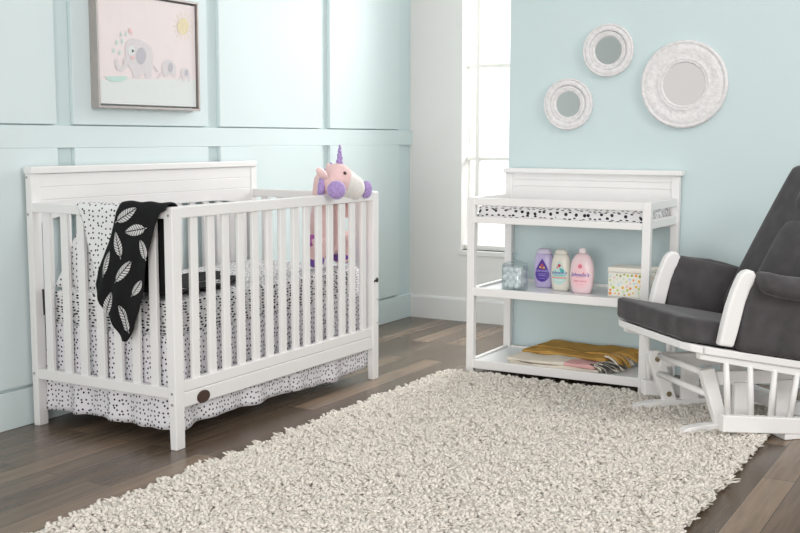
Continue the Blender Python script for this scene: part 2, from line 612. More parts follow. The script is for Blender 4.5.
# end rails
for y0 in (YN+.002, YF-.032):
    MB().box(X0+.03, X1-.03, y0, y0+.030, .826, .862).build('top_rail', WHITE, crib, bevel=.003)
    MB().box(X0+.03, X1-.03, y0+.002, y0+.030, .184, .224).build('bottom_rail', WHITE, crib, bevel=.003)
# slats
org = tuple(crib.location)
s0 = MB().box(-.008, .008, -.0195, .0195, .238, .832).build('slat', WHITE, crib, org=(0, 0, 0), bevel=.003)
ys = [-2.906, -2.811, -2.726, -2.635, -2.545, -2.453, -2.364, -2.275, -2.194, -2.102, -2.016, -1.920, -1.838, -1.745]
for i, y in enumerate(ys):
    loc = (X1-.021-org[0], y-org[1], 0)
    if i == 0:
        s0.location = loc
    else:
        inst(s0, loc, crib)
e0 = MB().box(-.0185, .0185, -.008, .008, .22, .832).build('slat', WHITE, crib, org=(0, 0, 0), bevel=.003)
first = True
for y in (YN+.018, YF-.017):
    for x in (.126, .220, .304, .392, .477, .564, .651):
        loc = (x-org[0], y-org[1], 0)
        if first:
            e0.location = loc; first = False
        else:
            inst(e0, loc, crib)
b0 = MB().box(-.008, .008, -.019, .019, .22, .86).build('slat', WHITE, crib, org=(0, 0, 0), bevel=.003)
for i in range(14):
    y = YN+.046+(i+.5)*(1.40-.092)/14
    loc = (X0+.015-org[0], y-org[1], 0)
    if i == 0:
        b0.location = loc
    else:
        inst(b0, loc, crib)
MB().box(X0+.004, X0+.030, YN+.04, YF-.04, .16, .235).build('bottom_rail', WHITE, crib, bevel=.003)
# headboard: cap, planked panel with an arched lower edge
hb = MB()
n = 40
ya, yb_ = YN+.040, YF-.040


def arch(t):
    d = abs(t-.5)*2
    return .818-.03*max(0, (d-.55)/.45)**2*3*.4


low = [(ya+(yb_-ya)*i/n, arch(i/n)) for i in range(n+1)]
hb.prism([(a, b) for a, b in low]+[(yb_, .868), (ya, .868)], lambda a, b: (X0+.004, a, b), lambda a, b: (X0+.030, a, b))
for z0, z1 in ((.870, .918), (.920, .969)):
    hb.box(X0+.004, X0+.0295, ya, yb_, z0, z1)
hb.box(X0+.004, X0+.027, ya, yb_, .85, .96)
hb.build('headboard_panel', WHITE, crib, bevel=.0015)
MB().box(X0-.003, X0+.040, YN-.004, YF-.010, HH-.027, HH).build('headboard_cap', WHITE, crib, bevel=.004)
# bolts, badge, hooks
bl = []
for u, v in ((26.5, 177.5), (28, 214.5)):
    q = at(u, v, 1, YN); bl.append(((q[0], YN-.0012, q[2]), (q[0], YN+.002, q[2]), .0052))
bl.append(((X0+.012, YN-.0012, .205), (X0+.012, YN+.002, .205), .0055))
for z in (.838, .205, .165):
    bl.append(((X1-.016, YN-.0012, z), (X1-.016, YN+.002, z), .005))
for z in (.372, .262):
    bl.append(((X1+.0012, YF-.014, z), (X1-.002, YF-.014, z), .004))
for p_, q_, r_h in bl:
    MB().tube([p_, q_], r_h, 10).build('bolt_head', STEEL, crib)
q = at(204, 396.3, 0, X1)
MB().lathe([(.036, 0), (.036, .002), (.034, .0035), (.0001, .0038)], lambda x, y, h: (X1-.003+h, q[1]+x, q[2]+y*.66), 36).build('badge', BROWNBADGE, crib)
hk = MB()
hk.tube([(X1-.038, YF-.036, .452), (X1-.045, YF-.045, .43), (X1-.05, YF-.05, .405)], .007, 8)
hk.tube([(X1-.002, YF-.04, .455), (X1+.006, YF-.032, .462), (X1+.006, YF-.022, .470), (X1+.004, YF-.016, .462), (X1+.003, YF-.022, .452)], .0045, 8)
hk.build('mattress_hook', BLACKMETAL, crib, smooth=True)
hk = MB().hexa([(.075, YN+.031, .43), (.081, YN+.031, .43), (.081, YN+.034, .43), (.075, YN+.034, .43)], [(.072, YN+.031, .53), (.100, YN+.031, .53), (.100, YN+.034, .53), (.072, YN+.034, .53)])
hk.build('mattress_hook', BLACKMETAL, crib)
MB().box(.095, .690, YN+.065, YF-.065, .352, .376).build('mattress_support', WHITE, crib)

# mattress in its fitted sheet
ORG = (.395, -2.34, .388)
ma = MB()
mw, ml, mh = .606, 1.286, .152
ma.rbox((mw, ml, mh), .028, lambda x, y, z: (.393+x, -2.338+y, .378+mh/2+z), 14, puff=.006,
        uvf=lambda x, y, z: (y+(x if abs(y) > ml/2-.02 else 0), z+(x if z > mh/2-.012 and abs(x) < mw/2-.02 and abs(y) < ml/2-.02 else 0)))
mo = ma.build('crib_mattress', DASHES, None, smooth=True)
mo.location = ORG
tag(mo, 'crib mattress in a white fitted sheet printed with black dashes', 'mattress')

# dotted skirt hanging below the mattress
sk = thing('crib_skirt', 'white crib skirt with black dots hanging below the mattress', 'crib skirt', (.40, -2.34, .06))


def skirt_panel(p0, p1, nrm, seed, zb, nwave):
    p0 = Vector(p0); p1 = Vector(p1); nrm = Vector(nrm)
    L = (p1-p0).length
    r = random.Random(seed)
    ph = [r.random()*6 for _ in range(3)]

    def fn(a, b):
        drop = b
        w = math.sin(a*nwave*2*PI+ph[0])*.0075+math.sin(a*nwave*1.7*2*PI+ph[1])*.0045
        q = p0.lerp(p1, a)+nrm*(w*(.15+drop)+.004*drop)
        zbot = zb+.004*math.sin(a*nwave*2*PI*.5+ph[2])+.002*math.sin(a*19+ph[1])+.012*abs(a-.5)**3*8*(1 if zb < .05 else -.6)
        return (q.x, q.y, .400+(zbot-.400)*b)
    return MB().grid(fn, 70, 16, lambda a, b: (a*L*1.06, b*.34+seed*.37))


SX, SY0, SY1 = .702, -2.990, -1.682
for nm, args in (('front', ((SX, -2.985, 0), (SX, -2.283, 0), (1, 0, 0), 1, .060, 3)), ('front', ((SX-.004, -2.277, 0), (SX-.004, -1.668, 0), (1, 0, 0), 2, .040, 2.5)),
                 ('end', ((.070, SY0, 0), (.392, SY0, 0), (0, -1, 0), 3, .062, 2)), ('end', ((.399, SY0-.002, 0), (.694, SY0-.002, 0), (0, -1, 0), 4, .060, 1.5)),
                 ('end', ((.075, SY1+.008, 0), (.690, SY1+.008, 0), (0, 1, 0), 5, .06, 3)), ('back', ((.079, -2.98, 0), (.079, -1.69, 0), (-1, 0, 0), 6, .06, 5))):
    skirt_panel(*args).build('skirt_panel', DOTS, sk, smooth=True, solid=.003)

# ------------------------------------------------------------------ cloths over the end rail


def path_cloth(path, LR, fold, nu, uvs):
    """path: list of (y,z, keyvalue) polyline ; LR(k)->(l,r) ; fold(x,k)->offset"""
    pts = [Vector((0, p[0], p[1])) for p in path]
    d = [0]
    for i in range(1, len(pts)):
        d.append(d[-1]+(pts[i]-pts[i-1]).length)
    mb = MB()
    vs = []; uv = []
    for j, p in enumerate(pts):
        t = (pts[min(j+1, len(pts)-1)]-pts[max(j-1, 0)]).normalized()
        nr = Vector((0, -t.z, t.y))
        l, r = LR(d[j]/d[-1], path[j])
        for i in range(nu+1):
            x = l+(r-l)*i/nu
            o = fold(x, path[j], i/nu)
            q = p+nr*o
            vs.append((x, q.y, q.z)); uv.append((x, d[j]))
    fs = [(j*(nu+1)+i, j*(nu+1)+i+1, (j+1)*(nu+1)+i+1, (j+1)*(nu+1)+i) for j in range(len(pts)-1) for i in range(nu)]
    mb.add(vs, fs, 0, uv)
    return mb


def over_rail(zb, yo, yi, zi, n_out, top=.874):
    """polyline from the outer hem, up, over the end rail and down inside"""
    p = [(yo, zb+(.845-zb)*i/n_out, 'o') for i in range(n_out+1)]
    cy = (yo+yi)/2; ry = (yi-yo)/2
    for i in range(1, 9):
        a = PI-PI*i/8
        p.append((cy+ry*math.cos(a), .845+(top-.845)*math.sin(a), 't'))
    k = 14
    for i in range(1, k+1):
        p.append((yi, .845+(zi-.845)*i/k, 'i'))
    return p


# --- dotted blanket
DL = [(.55, .425), (.60, .412), (.64, .398), (.70, .376), (.793, .352), (.845, .325), (.885, .312)]
DR = [(.55, .455), (.60, .48), (.64, .50), (.70, .515), (.793, .535), (.885, .545)]
DIL = [(.535, .135), (.60, .175), (.668, .207), (.738, .248), (.80, .29), (.845, .318)]
pth = over_rail(.55, -3.0535, -2.9965, .545, 26, .872)


def d_lr(s, p):
    if p[2] == 'i':
        return lerp(DIL, p[1]), .50
    return lerp(DL, p[1] if p[2] == 'o' else .885), lerp(DR, p[1] if p[2] == 'o' else .885)


def d_fold(x, p, a):
    w = max(0, min(1, (.86-p[1])/.3))
    if p[2] == 'i':
        return -.006*(1+math.sin(x*55+p[1]*9))*w
    return .003*(1+math.sin(x*48-p[1]*12))*w+.004*w


ORG = (.40, -3.02, .55)
o = path_cloth(pth, d_lr, d_fold, 30, None).build('dotted_blanket', BLANKDOTS, None, smooth=True, solid=.003)
o.location = ORG
tag(o, 'white baby blanket with small black dots draped over the crib end rail', 'blanket')

# --- black quilt with white feathers
QL = [(.384, .548), (.40, .528), (.43, .505), (.454, .490), (.494, .452), (.53, .424), (.576, .409), (.632, .424), (.68, .455), (.74, .484), (.80, .508), (.845, .522), (.885, .527)]
QR = [(.384, .560), (.40, .574), (.43, .592), (.454, .602), (.494, .622), (.576, .643), (.632, .655), (.68, .663), (.74, .677), (.80, .698), (.845, .72), (.885, .742)]


def q_off(x, z):
    """outward bulge of the hanging quilt"""
    w = max(0, min(1, (.87-z)/.25))
    l = lerp(QL, z); r = lerp(QR, z)
    a = (x-l)/max(.01, r-l)
    e = math.sin(PI*min(1, max(0, a)))**.6
    return w*(.010*e+.006*math.sin((x-.35*z)*75+1)+.004*math.sin(x*33+z*26))+.004*w


pth = over_rail(.384, -3.063, -2.990, .56, 40, .880)
# lies on the mattress inside
for y, z in ((-2.985, .548), (-2.97, .542), (-2.94, .541), (-2.88, .541), (-2.80, .5415), (-2.72, .541), (-2.66, .541), (-2.58, .541), (-2.50, .5405), (-2.42, .540), (-2.37, .5395)):
    pth.append((y, z, 'm'))


def q_lr(s, p):
    if p[2] == 'o':
        return lerp(QL, p[1]), lerp(QR, p[1])
    if p[2] == 't':
        return .527, .745
    if p[2] == 'i':
        t = (.845-p[1])/.285
        return .522-.02*t, .745-.045*t+0*t
    return lerp([(-2.985, .50), (-2.9, .42), (-2.7, .37), (-2.5, .36), (-2.37, .46)], p[0]), lerp([(-2.985, .690), (-2.68, .690), (-2.5, .62), (-2.37, .53)], p[0])


def q_fold(x, p, a):
    if p[2] == 'o':
        return q_off(x, p[1])
    if p[2] == 'i':
        return -.004*(1+math.sin(x*60))
    if p[2] == 'm':
        return .010+.006*math.sin(x*40+p[0]*25)+.005*math.sin(p[0]*48+x*11)
    return .002*math.sin(x*70)


ORG = (.58, -3.02, .384)
qm = path_cloth(pth, q_lr, q_fold, 34, None)
qo = thing('feather_quilt', 'black baby quilt printed with white feathers hanging over the crib end rail', 'quilt', ORG)
fm = qm
n_cloth = len(qm.v)


def feather(pa, pb, wid, stem=.12, surf=None):
    """pa tip, pb base in (x,z); surf maps (x,z)->3d"""
    a = Vector(pa); b = Vector(pb)
    d = a-b; L = d.length; d.normalize(); n = Vector((-d.y, d.x))

    def hw(t):
        return wid*(math.sin(PI*min(1, max(0, t))**.8)**.75)

    def P(t, s):
        q = b+d*(L*t)+n*s
        return surf(q.x, q.y)
    K = 9
    for sgn in (-1, 1):
        for i in range(K):
            t0 = i/K; t1 = (i+.74)/K
            sl = .11
            m = 3
            vs = []
            for tt in (t0, t1):
                for j in range(m+1):
                    f = j/m
                    te = min(1, tt+sl*f)
                    inner = wid*.09
                    s = inner+(max(inner, hw(te))-inner)*f
                    vs.append(P(te, sgn*s))
            fs = [(j, j+1, m+2+j, m+1+j) for j in range(m)]
            fm.add(vs, fs, 1)
    # rib beyond the blade
    w = wid*.06
    fm.add([P(-stem, -w), P(-stem, w), P(0, w), P(0, -w)], [(0, 1, 2, 3)], 1)


def q_surf(x, z):
    return (x, -3.063-q_off(x, z)-.0046, z)


for (ua, va), (ub, vb), w in [(p_, q_, w_*.86) for p_, q_, w_ in (((135, 208), (116, 221.5), .022), ((124.3, 232.3), (143.5, 228.6), .023), ((115, 231.5), (119.4, 257), .019), ((139.4, 240), (145.8, 259), .018),
                              ((131.5, 261), (117.5, 281), .022), ((110, 251), (105, 275), .017), ((142, 280.5), (133, 295), .018), ((111, 292), (104.6, 315), .020), ((120, 305), (129, 331.5), .023))]:
    A = at(ua, va, 1, -3.075); B = at(ub, vb, 1, -3.075)
    feather((A[0], A[2]), (B[0], B[2]), w, .10, q_surf)
ms = lambda x, y: (x, y, .5415+.010+.006*math.sin(x*40+y*25)+.005*math.sin(y*48+x*11)+.0045)
feather((.66, -2.60), (.56, -2.70), .03, .1, ms); feather((.66, -2.86), (.52, -2.90), .03, .1, ms); feather((.45, -2.62), (.42, -2.76), .03, .1, ms)
feather((.55, -2.50), (.50, -2.42), .025, .1, ms)
qc = fm.build('quilt_cloth', [BLACKCLOTH, FEATHERWHITE], qo, smooth=True, solid=.006)
vg = qc.vertex_groups.new(name='cloth'); vg.add(list(range(n_cloth)), 1.0, 'REPLACE')
qc.modifiers['thickness'].vertex_group = 'cloth'; qc.modifiers['thickness'].thickness_vertex_group = .03

# ------------------------------------------------------------------ unicorn plush
PINK = mat('pink_plush', (.80, .50, .49, 1), .95, .06, 60, .35, 220, sheen=.4, spec=.1)
LPINK = mat('pale_pink_satin', (.88, .62, .60, 1), .6, .05, 40)
CREAM = mat('cream_plush', (.80, .76, .72, 1), .95, .04, 60, .35, 220, sheen=.3, spec=.1)
PURP = mat('lavender_plush', (.50, .36, .72, 1), .9, .30, 120, .5, 140, sheen=.5, spec=.2)
DPURP = mat('violet_plush', (.22, .10, .44, 1), .9, .12, 80, .4, 160, sheen=.3)
uni = thing('unicorn_plush', 'pink plush unicorn with purple horn leaning over the crib front rail', 'plush toy', (.66, -1.87, .54))


def U(u, v, x):
    return Vector(at(u, v, 0, x))


pb = MB()
Rm = Matrix.Identity(3)
VIEW = Vector(_fw)


def on_ball(u, v, c, r):
    """front point of a ball (radius r) seen at a photo pixel"""
    d = Vector(_fw+_rt*(u-400)/FPX-_up*(v-266.5)/FPX).normalized()
    o_ = Vector((CX, CY, CZ)); m_ = o_-c
    bq = m_.dot(d); q_ = bq*bq-(m_.dot(m_)-r*r)
    return o_+d*(-bq-math.sqrt(max(0, q_)))


hc = U(337, 181.5, .715)
pb.ball(hc, (.076, .080, .080), 28, 18)
mc = U(351.5, 187, .742)
pb.ball(mc, (.058, .066, .056), 28, 18, rot=Matrix.Rotation(-.5, 3, 'X'))
pb.ball((hc+mc)/2, (.066, .07, .066), 24, 16)
tc_ = U(325, 226, .630)
pb.ball(tc_, (.066, .072, .150), 24, 16)
pb.tube([tc_+Vector((0, 0, .10)), tc_+Vector((.01, 0, .2)), hc+Vector((-.02, -.01, -.01))], [.062, .058, .056], 16)
lf = U(315.5, 262, .64); rf_ = U(343, 261, .645)
HOOVES = ((336.5, 190, .795, (.040, .040, .040)), (366.3, 189.5, .765, (.026, .030, .039)))
for (u, v, lx, r_h), (hu, hv) in zip(HOOVES, ((330, 205), (347, 207))):
    pb.tube([U(hu, hv+8, .65), U(hu, hv-10, .68)+Vector((0, 0, .03)), U((u*2+hu)/3, 193, .735)+Vector((0, 0, .012)), U(u, v, lx-.02)], [.032, .030, .028, .024], 12)
pb.tube([tc_+Vector((0, -.03, -.08)), (tc_+lf)/2+Vector((.01, -.03, 0)), lf], [.048, .042, .038], 12)
pb.tube([tc_+Vector((0, .04, -.09)), (tc_+rf_)/2+Vector((.01, .045, .02)), rf_], [.055, .052, .048], 12)


def plush_body_mat():
    t = NT('pink_plush_with_cream_muzzle')
    v = t.coord('Object')
    c = Vector(mc)-Vector(uni.location)+Vector((.030, .000, -.012))
    sb = t.n('ShaderNodeVectorMath', operation='SUBTRACT'); t.l(v, sb.inputs[0]); sb.inputs[1].default_value = c
    ln = t.n('ShaderNodeVectorMath', operation='LENGTH'); t.l(sb.outputs[0], ln.inputs[0])
    nz = t.n('ShaderNodeTexNoise', Scale=90.0); t.l(v, nz.inputs['Vector'])
    r = t.n('ShaderNodeMapRange'); r.inputs['From Min'].default_value = .094; r.inputs['From Max'].default_value = .098
    t.l(ln.outputs['Value'], r.inputs['Value'])
    pk_ = t.mix(nz.outputs['Fac'], (.72, .48, .47, 1), (.90, .65, .63, 1))
    cr = t.mix(nz.outputs['Fac'], (.72, .69, .65, 1), (.86, .83, .79, 1))
    t.l(t.mix(r.outputs['Result'], cr, pk_), t.b.inputs['Base Color'])
    t.b.inputs['Roughness'].default_value = .95
    t.b.inputs['Specular IOR Level'].default_value = .1
    t.b.inputs['Sheen Weight'].default_value = .35
    t.bump(nz.outputs['Fac'], .3, .004)
    return t.m


pb.build('body', plush_body_mat(), uni, smooth=True, remesh=.007)
for u, v, x, r in HOOVES:
    h = MB(); c = U(u, v, x)
    h.ball(c, r, 24, 16)
    h.build('front_hoof', PURP, uni, smooth=True)
for c, r in ((lf, (.042, .034, .034)), (rf_, (.05, .058, .038))):
    MB().ball(Vector((c.x, c.y, .578)), r, 20, 14).build('hind_hoof', DPURP, uni, smooth=True)
hn = MB()
base = U(339.5, 165.5, .72); tip = U(339.8, 145, .72)
N = 26
hn.tube([base.lerp(tip, i/N)+Vector((0, .002*math.sin(i*.9), 0)) for i in range(N+1)], [(.013*(1-i/N)+.004)*(1+.12*math.sin(i*1.5)) for i in range(N+1)], 14)
hn.build('horn', PURP, uni, smooth=True)
er = MB()
ec, et = U(326.5, 176.5, .745), U(317, 170.5, .760)
er.ball((ec+et)/2, (.014, .042, .019), 18, 12, rot=Matrix.Rotation(-.50, 3, 'X'))
er.build('ear', LPINK, uni, smooth=True)
er = MB(); c = U(330, 168, .68)
er.ball(c, (.012, .028, .016), 16, 10, rot=Matrix.Rotation(-.7, 3, 'X')); er.build('ear', LPINK, uni, smooth=True)
mn = MB()
for u, v, r in ((322.5, 180, .017), (321.5, 186, .018), (321, 192, .018), (325, 173, .016), (331, 166.5, .015)):
    mn.ball(U(u, v, .685), (r, r, r*1.3), 16, 10)
mn.build('mane', PURP, uni, smooth=True, remesh=.006)
MB().ball(on_ball(344.8, 173.2, hc, .0765), (.008, .008, .008), 12, 8).build('eye', mat('brown_plastic_eye', (.05, .018, .012, 1), .2), uni, smooth=True)
MB().ball(on_ball(354.2, 182.2, mc, .055), (.005, .007, .005), 12, 8).build('nostril', mat('rose_stitching', (.75, .45, .55, 1), .8), uni, smooth=True)
MB().tube([U(318, 241, .625), U(313, 240, .62), U(311, 247, .63)], [.022, .026, .012], 12).build('tail', mat('magenta_plush', (.45, .12, .40, 1), .9), uni, smooth=True)

# ------------------------------------------------------------------ changing table
TX0, TX1, TYF, TYB = 1.060, 1.933, -1.3436, -.884
ct = thing('changing_table', 'white wooden changing table with two open shelves against aqua wall', 'changing table', ((TX0+TX1)/2, (TYF+TYB)/2, 0))
for x0 in (TX0, TX1-.037):
    MB().box(x0, x0+.037, TYF, TYF+.032, 0, .836).build('post', WHITE, ct, bevel=.003)
    MB().box(x0, x0+.037, TYB-.036, TYB, 0, .938).build('post', WHITE, ct, bevel=.003)
MB().box(TX0+.034, TX1-.034, TYF+.003, TYF+.022, .799, .834).build('front_rail', WHITE, ct, bevel=.003)
MB().box(TX0+.034, TX1-.034, TYF+.003, TYF+.026, .716, .746).build('front_rail', WHITE, ct, bevel=.003)
for x0 in (TX0+.006, TX1-.026):
    MB().box(x0, x0+.020, TYF+.030, TYB-.034, .799, .836).build('side_rail', WHITE, ct, bevel=.003)
    MB().box(x0, x0+.020, TYF+.030, TYB-.034, .718, .757).build('side_rail', WHITE, ct, bevel=.003)
MB().box(TX0+.02, TX1-.02, TYF+.024, TYB-.006, .718, .730).build('tray_board', WHITE, ct)
bp = MB()
for z0, z1 in ((.70, .802), (.804, .874), (.876, .905), (.907, .940)):
    bp.box(TX0+.035, TX1-.035, TYB-.030, TYB-.008, z0, z1)
bp.box(TX0+.036, TX1-.036, TYB-.026, TYB-.010, .70, .94)
bp.build('back_panel', WHITE, ct, bevel=.0015)
MB().box(TX0-.006, TX1+.014, TYB-.052, TYB+.006, .938, .962).build('top_cap', WHITE, ct, bevel=.005)
for zf0, zf1, zb in ((.373, .411, .400), (.028, .069, .060)):
    sh = MB()
    sh.box(TX0+.034, TX1-.034, TYF+.002, TYF+.024, zf0, zf1)
    sh.box(TX0+.034, TX1-.034, TYB-.026, TYB-.006, zf0, zf1)
    for x0 in (TX0+.006, TX1-.028):
        sh.box(x0, x0+.022, TYF+.030, TYB-.034, zf0, zf1)
    so = sh.build('shelf_frame', WHITE, ct, bevel=.003)
    MB().box(TX0+.024, TX1-.024, TYF+.022, TYB-.022, zb-.014, zb).build('shelf_board', SHELFWHITE, so)

# pad on top
ORG = (1.495, -1.11, .7305)
pd = MB()
PW, PD = .800, .385


def padf(x, y, z):
    k = min(1, abs(y)/(PD/2))**2.2
    up = .018*k if z > 0 else 0
    return (1.495+x, -1.115+y, .7315+.026+z+up)


pd.rbox((PW, PD, .052), .018, padf, 16, uvf=lambda x, y, z: (x+y*.13, y+z))
po = pd.build('changing_pad', PADPRINT, None, smooth=True)
po.location = ORG
tag(po, 'contoured changing pad with black brush stroke print on white table top', 'changing pad')
MB().box(1.488, 1.512, -1.3088, -1.3070, .750, .770).build('fabric_tag', mat('white_satin_tag', (.8, .8, .8, 1), .5), po, label='white fabric tag')

# ------------------------------------------------------------------ things on the middle shelf
SZ = .4004
jx, jy = 1.265, -1.250
jar = thing('glass_jar', 'pale blue glass jar of cotton balls with knobbed lid on middle shelf', 'jar', (jx, jy, SZ))


def sq(r, k=4.5, n=48):
    out = []
    for i in range(n):
        a = 2*PI*i/n
        c, s_ = math.cos(a), math.sin(a)
        q = (abs(c)**k+abs(s_)**k)**(-1/k)
        out.append((r*q*c, r*q*s_))
    return out


def stack(mb, layers, cx_, cy_, k=4.5, n=48, asp=1.0, closed=True):
    """layers: (half width, z)"""
    vs = []; fs = []
    for r, z in layers:
        for x, y in sq(r, k, n):
            vs.append((cx_+x, cy_+y*asp, z))
    for i in range(len(layers)-1):
        for j in range(n):
            fs.append((i*n+j, i*n+(j+1) % n, (i+1)*n+(j+1) % n, (i+1)*n+j))
    if closed:
        fs.append(tuple(range(n-1, -1, -1))); fs.append(tuple((len(layers)-1)*n+j for j in range(n)))
    return mb.add(vs, fs)


stack(MB(), [(.050, SZ), (.0525, SZ+.004), (.0525, SZ+.112), (.049, SZ+.116), (.0495, SZ+.112), (.0495, SZ+.010), (.046, SZ+.008)], jx, jy).build('jar_body', JARGLASS, jar, smooth=True)
ld = stack(MB(), [(.054, SZ+.1165), (.055, SZ+.120), (.052, SZ+.126), (.038, SZ+.134), (.020, SZ+.140), (.008, SZ+.144)], jx, jy, 3.2)
lo = ld.build('jar_lid', JARGLASS, jar, smooth=True)
kb = MB().lathe([(.006, SZ+.143), (.007, SZ+.152), (.015, SZ+.161), (.016, SZ+.168), (.010, SZ+.178), (.0005, SZ+.181)], lambda x, y, h: (jx+x, jy+y, h), 10)
kb.build('lid_knob', JARGLASS, lo)
cbm = None
cnt = 0
for lay_ in range(5):
    for i in range(9):
        gx, gy = (i % 3-1)*.0275, (i//3-1)*.0275
        x = jx+gx+(.005 if lay_ % 2 else -.005)+random.uniform(-.002, .002); y = jy+gy+(.004 if lay_ % 2 else -.004)+random.uniform(-.002, .002)
        z = SZ+.0265+lay_*.0185
        if cbm is None:
            mb = MB().ball((0, 0, 0), .0138, 14, 9)
            mb.v = [tuple(c*(1+random.uniform(-.07, .07)) for c in p) for p in mb.v]
            cbm = mb.mesh('cotton_ball', COTTON, (0, 0, 0), True)
        o = bpy.data.objects.new('cotton_ball', cbm); col.objects.link(o)
        o.location = (x, y, z); o.rotation_euler = (random.random()*6, random.random()*6, random.random()*6)
        tag(o, 'small white cotton ball inside the glass jar on middle shelf', 'cotton ball', 'cotton balls in the glass jar')
        cnt += 1

FONT_CACHE = {}


def text_pts(s_, size, bold_shear=.15):
    cu = bpy.data.curves.new('lettering', 'FONT')
    cu.body = s_; cu.size = size; cu.shear = bold_shear; cu.align_x = 'CENTER'; cu.align_y = 'CENTER'; cu.offset = size*.02
    cu.resolution_u = 3
    o = bpy.data.objects.new('lettering', cu); col.objects.link(o)
    dg_ = bpy.context.evaluated_depsgraph_get()
    me = bpy.data.meshes.new_from_object(o.evaluated_get(dg_))
    vs = [tuple(v.co) for v in me.vertices]; fs = [tuple(p.vertices) for p in me.polygons]
    bpy.data.objects.remove(o); bpy.data.curves.remove(cu); bpy.data.meshes.remove(me)
    return vs, fs


def bottle(cx_, cy_, prof, depth, col_body, cap, label, lcol, prints, kx=1, kz=1):
    """prof: (halfwidth, z) ; body of elliptical plan. prints: list of drawing tuples"""
    o = thing('lotion_bottle', label, 'bottle', (cx_, cy_, SZ), 0, 'lotion bottles on the middle shelf')
    n = 40
    body = MB()
    prof = [(w_*kx, z_*kz) for w_, z_ in prof]
    cap = ([(w_*kx, z_*kz) for w_, z_ in cap[0]], cap[1])

    def ring(mb, pr):
        vs = []; fs = []
        for w, z in pr:
            dd = depth*min(1, w/prof[2][0])
            for i in range(n):
                a = 2*PI*i/n
                c, s_ = math.cos(a), math.sin(a)
                kk = 2.6
                q = (abs(c)**kk+abs(s_)**kk)**(-1/kk)
                vs.append((cx_+w*q*c, cy_+dd*q*s_, SZ+z))
        for i in range(len(pr)-1):
            for j in range(n):
                fs.append((i*n+j, i*n+(j+1) % n, (i+1)*n+(j+1) % n, (i+1)*n+j))
        fs.append(tuple(range(n-1, -1, -1))); fs.append(tuple((len(pr)-1)*n+j for j in range(n)))
        mb.add(vs, fs)
    ring(body, prof)
    body.build('bottle_body', col_body, o, smooth=True)
    cp = MB(); ring(cp, cap[0]); cp.build('cap', cap[1], o, smooth=True)

    def surf(x, z, lift):
        x *= kx; z *= kz
        w = lerp([(p[1], p[0]) for p in prof], z)
        dd = depth*min(1, w/prof[2][0])
        q = max(0, 1-min(1, abs(x/w))**2.6)**(1/2.6)
        return (cx_+x, cy_-dd*q-lift, SZ+z)
    mb = MB()
    mats = []
    for it in prints:
        kind, m, lift = it[0], it[1], it[2]
        if m not in mats:
            mats.append(m)
        mi = mats.index(m)
        if kind == 'drop':      # teardrop label: centre x, z bottom, z top, half width
            x0, zb_, zt, hw = it[3:]
            K = 26
            rows = []
            for i in range(K+1):
                t = i/K
                w = hw*math.sin(PI*min(1, t*1.0)**.62)**.95 if 0 < t < 1 else 0
                rows.append((zb_+(zt-zb_)*t, w))
            vs = []; fs = []
            C = 8
            for z, w in rows:
                for j in range(C+1):
                    vs.append(surf(x0+w*(2*j/C-1), z, lift))
            for i in range(K):
                for j in range(C):
                    fs.append((i*(C+1)+j, i*(C+1)+j+1, (i+1)*(C+1)+j+1, (i+1)*(C+1)+j))
            mb.add(vs, fs, mi)
        elif kind == 'text':
            s_, size, x0, z0 = it[3:]
            vs, fs = text_pts(s_, size)
            mb.add([surf(x0+v[0], z0+v[1], lift) for v in vs], fs, mi)
        elif kind == 'bar':
            x0, x1, z0, z1 = it[3:]
            vs = []; fs = []
            for j in range(9):
                for z in (z0, z1):
                    vs.append(surf(x0+(x1-x0)*j/8, z, lift))
            fs = [(2*j, 2*j+2, 2*j+3, 2*j+1) for j in range(8)]
            mb.add(vs, fs, mi)
        elif kind == 'dot':
            x0, z0, r = it[3:]
            mb.add([surf(x0+r*math.cos(2*PI*j/12), z0+r*math.sin(2*PI*j/12), lift) for j in range(12)], [tuple(range(12))], mi)
    mb.build('printed_label', mats, o, smooth=True)
    return o


def plastic(name, c, rough=.3):
    return mat(name, c, rough, .02, 8)


VIO = plastic('violet_ink', (.10, .045, .36, 1)); WHI = plastic('white_ink', (.85, .85, .88, 1)); LIL = plastic('lilac_ink', (.42, .35, .72, 1))
RED = plastic('red_ink', (.62, .10, .12, 1)); YEL = plastic('yellow_ink', (.80, .50, .10, 1)); TEA = plastic('teal_ink', (.08, .46, .46, 1)); PTE = plastic('pale_teal_ink', (.52, .74, .70, 1))
BLU = plastic('blue_ink', (.09, .10, .42, 1)); COR = plastic('coral_ink', (.80, .28, .22, 1)); PKI = plastic('pink_ink', (.86, .40, .47, 1)); ROS = plastic('rose_ink', (.72, .20, .28, 1)); PPK = plastic('pale_pink_ink', (.90, .60, .64, 1))
bottle(1.340, -1.075, [(.036, 0), (.0415, .006), (.0450, .035), (.0475, .085), (.0465, .125), (.0435, .153), (.0395, .169), (.037, .173)], .028, plastic('lavender_plastic', (.56, .48, .74, 1)),
       ([(.0368, .1735), (.0375, .177), (.0360, .187), (.0300, .196), (.018, .200)], plastic('pale_lilac_cap', (.66, .60, .76, 1))),
       'lavender bottle with purple teardrop label, first of three beside the glass jar', None,
       [('drop', VIO, .0006, .0, .030, .150, .036), ('dot', RED, .0012, 0, .118, .007), ('dot', YEL, .0012, -.009, .106, .006), ('dot', YEL, .0012, .009, .104, .006), ('dot', RED, .0012, .002, .100, .005),
        ('text', LIL, .0014, "johnson's", .0185, 0, .088), ('bar', LIL, .0012, -.020, .020, .071, .0735), ('text', LIL, .0014, 'bedtime', .011, 0, .064), ('bar', LIL, .0012, -.016, .016, .048, .050)], 1.0, .935)
